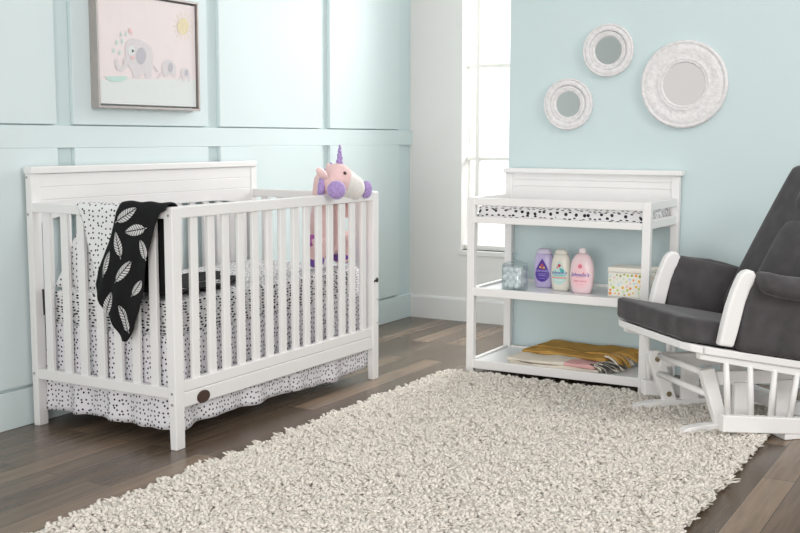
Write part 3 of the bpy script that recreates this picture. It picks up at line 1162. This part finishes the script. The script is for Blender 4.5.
bottle(1.450, -1.135, [(.033, 0), (.0390, .006), (.0435, .035), (.0460, .085), (.0445, .122), (.0405, .150), (.0345, .168), (.030, .175)], .027, plastic('cream_plastic', (.78, .75, .66, 1)),
       ([(.0305, .1755), (.030, .182), (.0250, .193), (.013, .199)], plastic('cream_cap', (.80, .77, .70, 1))),
       'cream bottle with teal teardrop label, between the lavender and pink bottles', None,
       [('drop', PTE, .0006, .0, .030, .146, .033), ('dot', RED, .0012, 0, .122, .008), ('dot', COR, .0012, -.008, .112, .005), ('dot', TEA, .0012, .014, .098, .009), ('dot', TEA, .0012, .006, .106, .005),
        ('text', BLU, .0016, "johnson's", .0185, 0, .088), ('text', TEA, .0014, 'cottontouch', .011, 0, .076), ('bar', COR, .0014, -.034, .034, .061, .0665), ('bar', WHI, .0012, -.02, .02, .05, .053)], 1.04, .975)
bottle(1.568, -1.175, [(.035, 0), (.0435, .006), (.0510, .035), (.0555, .080), (.0535, .118), (.0465, .147), (.0360, .167), (.021, .181)], .029, plastic('pale_pink_plastic', (.86, .66, .69, 1)),
       ([(.016, .1815), (.0165, .187), (.0150, .200), (.010, .204)], plastic('pink_white_cap', (.84, .74, .75, 1))),
       'pink bottle with narrow neck cap and pink teardrop label, last of three on shelf', None,
       [('drop', PPK, .0006, .0, .022, .150, .044), ('dot', ROS, .0012, 0, .124, .010), ('dot', ROS, .0014, .016, .094, .004),
        ('text', BLU, .0016, "johnson's", .022, 0, .086), ('bar', PKI, .0012, -.024, .024, .073, .0755), ('text', ROS, .0014, 'baby lotion', .0135, 0, .058), ('bar', PKI, .0012, -.018, .018, .042, .044)], 1.03, 1.02)

# patterned wipes box
bx0, bx1, by0, by1 = 1.702, 1.900, -1.215, -1.09
wbx = thing('wipes_box', 'cream box with colourful leaf and dot print at shelf end behind the table leg', 'box', ((bx0+bx1)/2, (by0+by1)/2, SZ))
BX = mat('cream_printed_card', (.80, .78, .71, 1), .5, .02, 20)
MB().box(bx0, bx1, by0, by1, SZ+.1102, SZ+.134).build('box_lid', mat('cream_lid', (.82, .78, .70, 1), .5, .02), wbx, bevel=.006)
inks = [mat(n_, c_, .6, .05, 30) for n_, c_ in (('orange_print', (.85, .32, .08, 1)), ('lime_print', (.50, .62, .08, 1)), ('amber_print', (.85, .50, .06, 1)), ('olive_print', (.30, .38, .04, 1)), ('pink_print', (.85, .52, .50, 1)), ('sky_print', (.50, .70, .78, 1)), ('sage_print', (.62, .74, .55, 1)))]
pm = MB().box(bx0+.003, bx1-.003, by0+.003, by1-.003, SZ, SZ+.110)
r_ = random.Random(5)
spots = []
for tries in range(600):
    x = r_.uniform(bx0+.012, bx1-.012); z = r_.uniform(SZ+.010, SZ+.104)
    if all((x-a)**2+(z-b)**2 > .0155**2 for a, b in spots):
        spots.append((x, z))
for i, (x, z) in enumerate(spots):
    a0 = r_.uniform(0, PI); rx = r_.uniform(.0045, .0075); rz = rx*r_.uniform(.6, 1)
    pts = []
    for j in range(12):
        t = 2*PI*j/12
        u_, w_ = rx*math.cos(t), rz*math.sin(t)
        pts.append((x+u_*math.cos(a0)-w_*math.sin(a0), by0+.0025, z+u_*math.sin(a0)+w_*math.cos(a0)))
    pm.add(pts, [tuple(range(12))], 1+i*3 % 7)
for i in range(10):
    y = by0+.012+i*.011; z = SZ+.02+(i*37 % 80)/1000
    for xx in (bx0+.0025, bx1-.0025):
        pm.add([(xx, y+.006*math.cos(2*PI*j/12), z+.006*math.sin(2*PI*j/12)) for j in range(12)], [tuple(range(12))], 1+i % 7)
pm.build('box_body', [BX]+inks, wbx, bevel=.003)

# ------------------------------------------------------------------ folded throw on the bottom shelf
tz = .0604
th = thing('throw_blanket', 'folded mustard, cream and pink throw with tassels on bottom shelf', 'throw blanket', (1.53, -1.15, tz))
CRM = mat('cream_woven_cotton', (.76, .70, .60, 1), .95, .05, 30, .4, 180, spec=.1)
MUS = mat('mustard_woven_cotton', (.56, .33, .095, 1), .95, .12, 14, .4, 160, spec=.1)
PNK = mat('dusty_pink_woven_cotton', (.74, .42, .41, 1), .95, .08, 30, .4, 180, spec=.1)


def wob(x, y, s_):
    return .003*math.sin(x*21+s_)+.003*math.sin(y*27+s_*2)+.002*math.sin(x*47+y*31+s_)


def slab(name, quad, z0, h, m, s_, r=.012):
    """quad: 4 plan corners (x,y) ccw from front-left"""
    q = [Vector((a, b, 0)) for a, b in quad]

    def fn(x, y, z):
        a, b = x+.5, y+.5
        p = q[0]*(1-a)*(1-b)+q[1]*a*(1-b)+q[2]*a*b+q[3]*(1-a)*b
        w = wob(p.x, p.y, s_)
        return (p.x, p.y+.006*math.sin(p.x*16+s_)*(1 if y < 0 else 0), z0+h/2+z+(w if z > 0 else 0)+.003)
    hm = MB().rbox((1, 1, h), .5*h, fn, 18)
    return hm.build(name, m, th, smooth=True)


slab('cream_fold', ((1.265, -1.315), (1.70, -1.310), (1.72, -.96), (1.30, -.95)), tz-.003, .018, CRM, .4)
slab('cream_fold', ((1.258, -1.322), (1.575, -1.318), (1.60, -.95), (1.29, -.94)), tz+.016, .017, CRM, 1.3)
slab('pink_fold', ((1.540, -1.321), (1.685, -1.312), (1.70, -1.14), (1.55, -1.14)), tz+.0155, .019, PNK, 2.1)
slab('mustard_fold', ((1.275, -1.175), (1.70, -1.205), (1.75, -.945), (1.29, -.93)), tz+.032, .017, MUS, 3.0)
slab('mustard_fold', ((1.315, -1.10), (1.70, -1.13), (1.75, -.94), (1.325, -.935)), tz+.047, .009, MUS, 4.0)
ts = MB(); tm = MB()
r_ = random.Random(3)


def strand(mb, p, q, sag, r, mi):
    p = Vector(p); q = Vector(q)
    pts = []
    for i in range(7):
        t = i/6
        c = p.lerp(q, t)
        pts.append(c+Vector((.004*math.sin(t*9+p.x*90), .004*math.sin(t*8+p.y*80), sag*math.sin(PI*t))))
    mb.tube(pts, [r*.8]+[r]*5+[r*.5], 6, mi)


for i in range(34):
    t = i/33
    y = -1.315+.13*t
    z = tz+.040-.006*t
    strand(ts, (1.672+.02*t+r_.uniform(-.008, .008), y, z), (1.735+.05*t+r_.uniform(-.015, .02), y-.008+r_.uniform(-.015, .015), tz+.006+r_.uniform(0, .014)), .008, .0045, 0 if i % 4 else 1)
ts.build('tassel_fringe', [CRM, mat('charcoal_yarn', (.05, .05, .05, 1), .9)], th, smooth=True)['kind'] = 'stuff'
for i in range(40):
    t = i/39
    y = -1.20+.24*t
    strand(tm, (1.69+.03*t, y, tz+.062-.006*t), (1.775+.07*t+r_.uniform(-.02, .02), y-.02+r_.uniform(-.02, .02), tz+.008+r_.uniform(0, .03)), .014, .0055, 0 if i % 5 else 1)
tm.build('tassel_fringe', [MUS, CRM], th, smooth=True)['kind'] = 'stuff'

# ------------------------------------------------------------------ glider chair
GO = (2.107, -1.8505, 0)
gl = thing('glider_chair', 'white wooden glider rocking chair with charcoal grey cushions', 'chair', GO, PI/4)
ORG = (0, 0, 0)
SL = -.185   # seat slope


def C(b, e, z):
    return (b, -e, z)


def gbox(b0, b1, e0, e1, z0, z1):
    return MB().box(b0, b1, -e1, -e0, z0, z1)


def gprism(poly, e0, e1, mb=None):
    return (mb or MB()).prism(poly, lambda b, z: C(b, e0, z), lambda b, z: C(b, e1, z))


# base
for s_ in (-1, 1):
    e = .19*s_
    run = [(0, .0), (.015, .028), (.05, .044), (.12, .05), (.56, .05), (.62, .03), (.63, .0)]
    gprism(run, e-.022, e+.022).build('base_runner', WHITE, gl, bevel=.004)
    up = [(.165, .045), (.215, .045), (.150, .262), (.092, .256)] if s_ > 0 else [(.160, .045), (.215, .045), (.150, .235), (.140, .252), (.120, .260), (.095, .256), (.082, .236), (.085, .215)]
    gprism(up, e-.016, e+.016).build('base_front_post', WHITE, gl, bevel=.004)
    gprism([(.24, .045), (.315, .045), (.315, .20), (.24, .20)], e-.012, e+.012).build('base_upright', WHITE, gl, bevel=.003)
    gprism([(.42, .045), (.49, .045), (.49, .20), (.42, .20)], e-.012, e+.012).build('base_upright', WHITE, gl, bevel=.003)
    gprism([(.13, .192), (.60, .182), (.60, .232), (.13, .245)], e-.026, e-.004 if s_ > 0 else e+.026-.004).build('base_side_rail', WHITE, gl, bevel=.003)
    if s_ < 0:
        for b_, z_ in ((.119, .224), (.176, .077)):
            MB().tube([C(b_, e-.02, z_), C(b_, e+.02, z_)], .011, 14).build('bolt', BRASS, gl)
for b0, z in ((.128, .238), (.128, .163)):
    MB().tube([C(b0, -.18, z), C(b0, .18, z)], .0125, 12).build('base_cross_bar', WHITE, gl, smooth=True)
gbox(.385, .475, -.315, .315, .001, .024).build('rear_foot', WHITE, gl, bevel=.003)
gbox(.50, .56, -.17, .17, .05, .10).build('base_cross_board', WHITE, gl, bevel=.003)


def rz_(b, off):
    return .376+SL*b+off


# seat body
for s_ in (-1, 1):
    e0, e1 = sorted((.262*s_, .312*s_))
    gprism([(.03, rz_(.03, 0)), (.66, rz_(.66, 0)), (.66, rz_(.66, -.028)), (.03, rz_(.03, -.028))], e0, e1).build('seat_side_rail', WHITE, gl, bevel=.004)
    e0, e1 = sorted((.272*s_, .304*s_))
    gprism([(.03, rz_(.03, -.0285)), (.64, rz_(.64, -.0285)), (.64, rz_(.64, -.062)), (.03, rz_(.03, -.050))], e0, e1).build('under_rail', WHITE, gl, bevel=.003)
    e = .30*s_
    for (bt_, bb_) in ((.137, .152), (.236, .248), (.340, .330), (.436, .412), (.53, .49)):
        top = rz_(bt_, -.056); bot = .118-.10*(bb_-.124)
        MB().tube([C(bt_, e, top+.006), C(bt_*.5+bb_*.5, e, (top+bot)/2), C(bb_, e, bot-.01)], [.0105, .0120, .0115], 12).build('spindle', WHITE, gl, smooth=True)
    e0, e1 = sorted((.282*s_, .318*s_))
    gprism([(.124, .112), (.560, .068), (.560, .008), (.124, .050)], e0, e1).build('lower_side_board', WHITE, gl, bevel=.004)
    gprism([(.50, .235), (.545, .235), (.565, .05), (.52, .05)], .225*s_-.008, .225*s_+.008).build('swing_link', WHITE, gl, bevel=.003)
    # arm front support
    sb_ = 0 if s_ > 0 else .034
    ap = [(.098, .370), (.112, .440), (.129, .510), (.148, .565), (.164, .602), (.176, .624), (.192, .637), (.210, .641), (.228, .635), (.239, .619), (.235, .598), (.215, .566), (.198, .522), (.185, .468), (.171, .410), (.156, .360)]
    ap = [(b_+sb_, z_+sb_*.15) for b_, z_ in ap]
    e0, e1 = sorted((.282*s_, .318*s_))
    ao = gprism(ap, e0, e1).build('arm_support', WHITE, gl, bevel=.009); ao.modifiers['bevel'].segments = 3; ao.modifiers['bevel'].angle_limit = math.radians(50)
    # upholstered side panel
    e0, e1 = sorted((.281*s_, .319*s_))

    def pf(x, y, z, e0=e0, e1=e1, s_=s_):
        a, b = x+.5, y+.5
        f0 = ((.178 if s_ > 0 else .212)+.046*b*b, .62); bb2 = f0[0]+(f0[1]-f0[0])*a
        zl = rz_(bb2, .004); zh = (.628 if s_ > 0 else .642)-.205*(bb2-.2)
        return C(bb2, (e0+e1)/2+z+(.004*math.sin(a*9+b*5)*b*(1-b)*4), zl+(zh-zl)*b)
    MB().rbox((1, 1, .046), .03, pf, 14, puff=.010).build('arm_panel', GREYFAB, gl, smooth=True)
    # arm pad
    e = .334*s_

    def af(x, y, z, e=e):
        b = .447+x if e > 0 else .465+x*.86
        zc = .606-.21*(b-.215)
        return C(b, e+y, zc+z-.004*math.sin(b*24)+.002*math.sin(b*90+y*30)*max(0, 1-(b-.22)/.08))
    MB().rbox((.43, .098, .078), .036, af, 14, puff=.004).build('arm_pad', GREYFAB, gl, smooth=True)
MB().prism([(.03, -.312), (-.002, -.285), (-.018, -.24), (-.022, 0), (-.018, .24), (-.002, .285), (.03, .312), (.045, .312), (.045, -.312)], lambda b, e: C(b, e, rz_(b, -.028)), lambda b, e: C(b, e, rz_(b, 0))).build('seat_front_rail', WHITE, gl, bevel=.004)
gprism([(.05, rz_(.05, -.02)), (.60, rz_(.60, -.02)), (.60, rz_(.60, -.004)), (.05, rz_(.05, -.004))], -.275, .275).build('seat_board', WHITE, gl)


def sf(x, y, z):
    b = .275+x
    pk_ = .003*math.sin(y*45+x*20)*(1 if x < -.2 else .3)
    return C(b+pk_, y, .377+SL*b+.048+z)


MB().rbox((.60, .545, .088), .018, sf, 18, puff=.006).build('seat_cushion', GREYFAB, gl, smooth=True)
# back
dv = Vector((.487, 0, .873)); nv_ = Vector((-.873, 0, .487))   # up along the back, and forward out of it
B0 = Vector((.44, 0, .425))


def bk_(s0, s1, f0, f1, wid, r, name, puff, e_c=0, top_n=0, m=GREYFAB):
    L = s1-s0; T = f1-f0

    def fn(x, y, z):
        s_ = (s0+s1)/2+x
        w = 1-top_n*max(0, (x/L+.5)-.55)**2*4
        p = B0+dv*s_+nv_*((f0+f1)/2+z)
        return C(p.x, e_c+y*w, p.z)
    return MB().rbox((L, wid, T), r, fn, 16, puff=puff).build(name, m, gl, smooth=True)


bk_(.0, .675, -.135, .0, .555, .040, 'back_cushion', .012, 0, .03)
bk_(.02, .435, -.05, .016, .24, .075, 'lumbar_pad', .014)
bk_(.43, .645, -.05, .014, .24, .075, 'headrest_pad', .012)
for e in (-.2, -.1, 0, .1, .2):
    p0 = B0+dv*(-.13)+nv_*(-.15); p1 = B0+dv*.60+nv_*(-.15)
    MB().tube([C(p0.x, e, p0.z), C(p1.x, e, p1.z)], .012, 8).build('back_spindle', WHITE, gl, smooth=True)
p0 = B0+dv*.58+nv_*(-.15)
MB().rbox((.05, .56, .026), .01, lambda x, y, z: C(*(lambda p: (p.x, y, p.z))(p0+dv*x+nv_*z)), 6).build('back_top_rail', WHITE, gl)

# ------------------------------------------------------------------ shag rug
RX0, RX1, RY0, RY1 = 1.005, 2.55, -4.15, -1.405
rug = thing('shag_rug', 'cream deep pile shag rug on the wood floor between crib and glider', 'rug', ((RX0+RX1)/2, (RY0+RY1)/2, 0))
MB().box(RX0+.02, RX1-.02, RY0+.02, RY1-.02, .001, .010).build('rug_backing', mat('cream_backing', (.70, .63, .55, 1), .95), rug)
org = np.array(rug.location)
step = .0200
gx = np.arange(RX0+.006, RX1-.004, step); gy = np.arange(RY0+.006, RY1-.004, step)
cxs, cys = np.meshgrid(gx, gy)
cl = np.stack([cxs.ravel(), cys.ravel()], 1)
cl += rng.uniform(-.010, .010, cl.shape)
NC = len(cl)
K = 7
ctilt = rng.normal(0, .55, (NC, 2))
# slowly varying lay of the pile
fld = np.stack([np.sin(cl[:, 0]*9+cl[:, 1]*5)+np.sin(cl[:, 1]*13-cl[:, 0]*4), np.cos(cl[:, 1]*8-cl[:, 0]*6)+np.sin(cl[:, 0]*15)], 1)*.22
chh = rng.uniform(.019, .031, NC)
base = np.repeat(cl, K, 0)+rng.normal(0, .0055, (NC*K, 2))
tilt = np.repeat(ctilt+fld, K, 0)+rng.normal(0, .42, (NC*K, 2))
hh = np.repeat(chh, K)*rng.uniform(.8, 1.15, NC*K)
NY = NC*K
S = 4; Q = 5
verts = np.zeros((NY, S*Q+1, 3))
ang0 = rng.uniform(0, 2*PI, NY)
curl = rng.normal(0, .0075, (NY, 2))
tmax = np.array([0, .38, .72, .93])
rads = np.array([.0044, .0056, .0064, .0048])
for j, t in enumerate(tmax):
    cx_ = base[:, 0]+tilt[:, 0]*hh*.62*t**1.6+curl[:, 0]*math.sin(t*5)
    cy_ = base[:, 1]+tilt[:, 1]*hh*.62*t**1.6+curl[:, 1]*math.sin(t*5+1)
    cz_ = .008+hh*t*(1-.16*np.minimum(1.6, np.hypot(tilt[:, 0], tilt[:, 1]))*t)
    for k_ in range(Q):
        a = ang0+2*PI*k_/Q
        verts[:, j*Q+k_, 0] = cx_+np.cos(a)*rads[j]; verts[:, j*Q+k_, 1] = cy_+np.sin(a)*rads[j]; verts[:, j*Q+k_, 2] = cz_
t = 1.0
verts[:, -1, 0] = base[:, 0]+tilt[:, 0]*hh*.64; verts[:, -1, 1] = base[:, 1]+tilt[:, 1]*hh*.64
verts[:, -1, 2] = .009+hh*(1-.16*np.minimum(1.6, np.hypot(tilt[:, 0], tilt[:, 1])))
verts[:, :, 2] = np.maximum(verts[:, :, 2], .002)
verts -= org
quads = []
for j in range(S-1):
    for k_ in range(Q):
        quads.append((j*Q+k_, j*Q+(k_+1) % Q, (j+1)*Q+(k_+1) % Q, (j+1)*Q+k_))
quads = np.array(quads); tris = np.array([((S-1)*Q+k_, (S-1)*Q+(k_+1) % Q, S*Q) for k_ in range(Q)])
off = (np.arange(NY)*(S*Q+1))[:, None]
lq = (quads.ravel()[None, :]+off); ltri = (tris.ravel()[None, :]+off)
loops = np.concatenate([lq.ravel(), ltri.ravel()]).astype(np.int32)
nq, ntr = NY*len(quads), NY*len(tris)
starts = np.concatenate([np.arange(nq)*4, nq*4+np.arange(ntr)*3]).astype(np.int32)
me = bpy.data.meshes.new('pile')
me.vertices.add(NY*(S*Q+1)); me.vertices.foreach_set('co', verts.ravel())
me.loops.add(len(loops)); me.loops.foreach_set('vertex_index', loops)
me.polygons.add(nq+ntr); me.polygons.foreach_set('loop_start', starts)
me.polygons.foreach_set('use_smooth', np.ones(nq+ntr, dtype=bool))
me.materials.append(RUG)
me.update(calc_edges=True)
po_ = bpy.data.objects.new('pile', me); col.objects.link(po_); po_.parent = rug; po_['kind'] = 'stuff'

# ------------------------------------------------------------------ light
w = bpy.data.worlds.new('daylight'); scene.world = w; w.use_nodes = True
wt = w.node_tree
bg = wt.nodes['Background']
tc = wt.nodes.new('ShaderNodeTexCoord')
sx = wt.nodes.new('ShaderNodeSeparateXYZ'); wt.links.new(tc.outputs['Generated'], sx.inputs[0])
# bright sky low behind the window wall
mr = wt.nodes.new('ShaderNodeMapRange'); mr.interpolation_type = 'SMOOTHSTEP'
mr.inputs['From Min'].default_value = .55; mr.inputs['From Max'].default_value = .9
wt.links.new(sx.outputs['Y'], mr.inputs['Value'])
ma_ = wt.nodes.new('ShaderNodeMath'); ma_.operation = 'MULTIPLY_ADD'
wt.links.new(mr.outputs['Result'], ma_.inputs[0]); ma_.inputs[1].default_value = 1.3
mf = wt.nodes.new('ShaderNodeMapRange'); mf.interpolation_type = 'SMOOTHSTEP'
mf.inputs['From Min'].default_value = .1; mf.inputs['From Max'].default_value = -.9
mf.inputs['To Min'].default_value = .60; mf.inputs['To Max'].default_value = .80
wt.links.new(sx.outputs['Y'], mf.inputs['Value']); wt.links.new(mf.outputs['Result'], ma_.inputs[2])
wt.links.new(ma_.outputs[0], bg.inputs['Strength'])
bg.inputs['Color'].default_value = (1.0, .985, .97, 1)


def area(name, loc, target, sx, sy, power, colr=(1, 1, 1), spread=180):
    l = bpy.data.lights.new(name, 'AREA'); l.shape = 'RECTANGLE'; l.size = sx; l.size_y = sy; l.energy = power; l.color = colr; l.spread = math.radians(spread)
    o = bpy.data.objects.new(name, l); col.objects.link(o)
    o.location = loc
    o.rotation_euler = (Vector(target)-Vector(loc)).to_track_quat('-Z', 'Y').to_euler()
    return o


area('window_daylight', (.75, .9, 2.2), (.4, -1.8, .3), .9, 1.6, 132, (1, .985, .97))
area('studio_softbox', (5.0, -2.6, 2.5), (1.3, -1.2, .9), 1.2, 1.2, 42, (1, .985, .965))
area('added_front_fill', (2.7, -6.8, .95), (1.5, -.9, .35), 1.8, 1.2, 19, (1, .985, .965), 90)  # unseen fill lamp, added low in front to brighten under the shelves

scene.view_settings.view_transform = 'Standard'
scene.view_settings.look = 'None'
scene.view_settings.exposure = .19
scene.view_settings.gamma = 1
scene.view_settings.use_curve_mapping = False
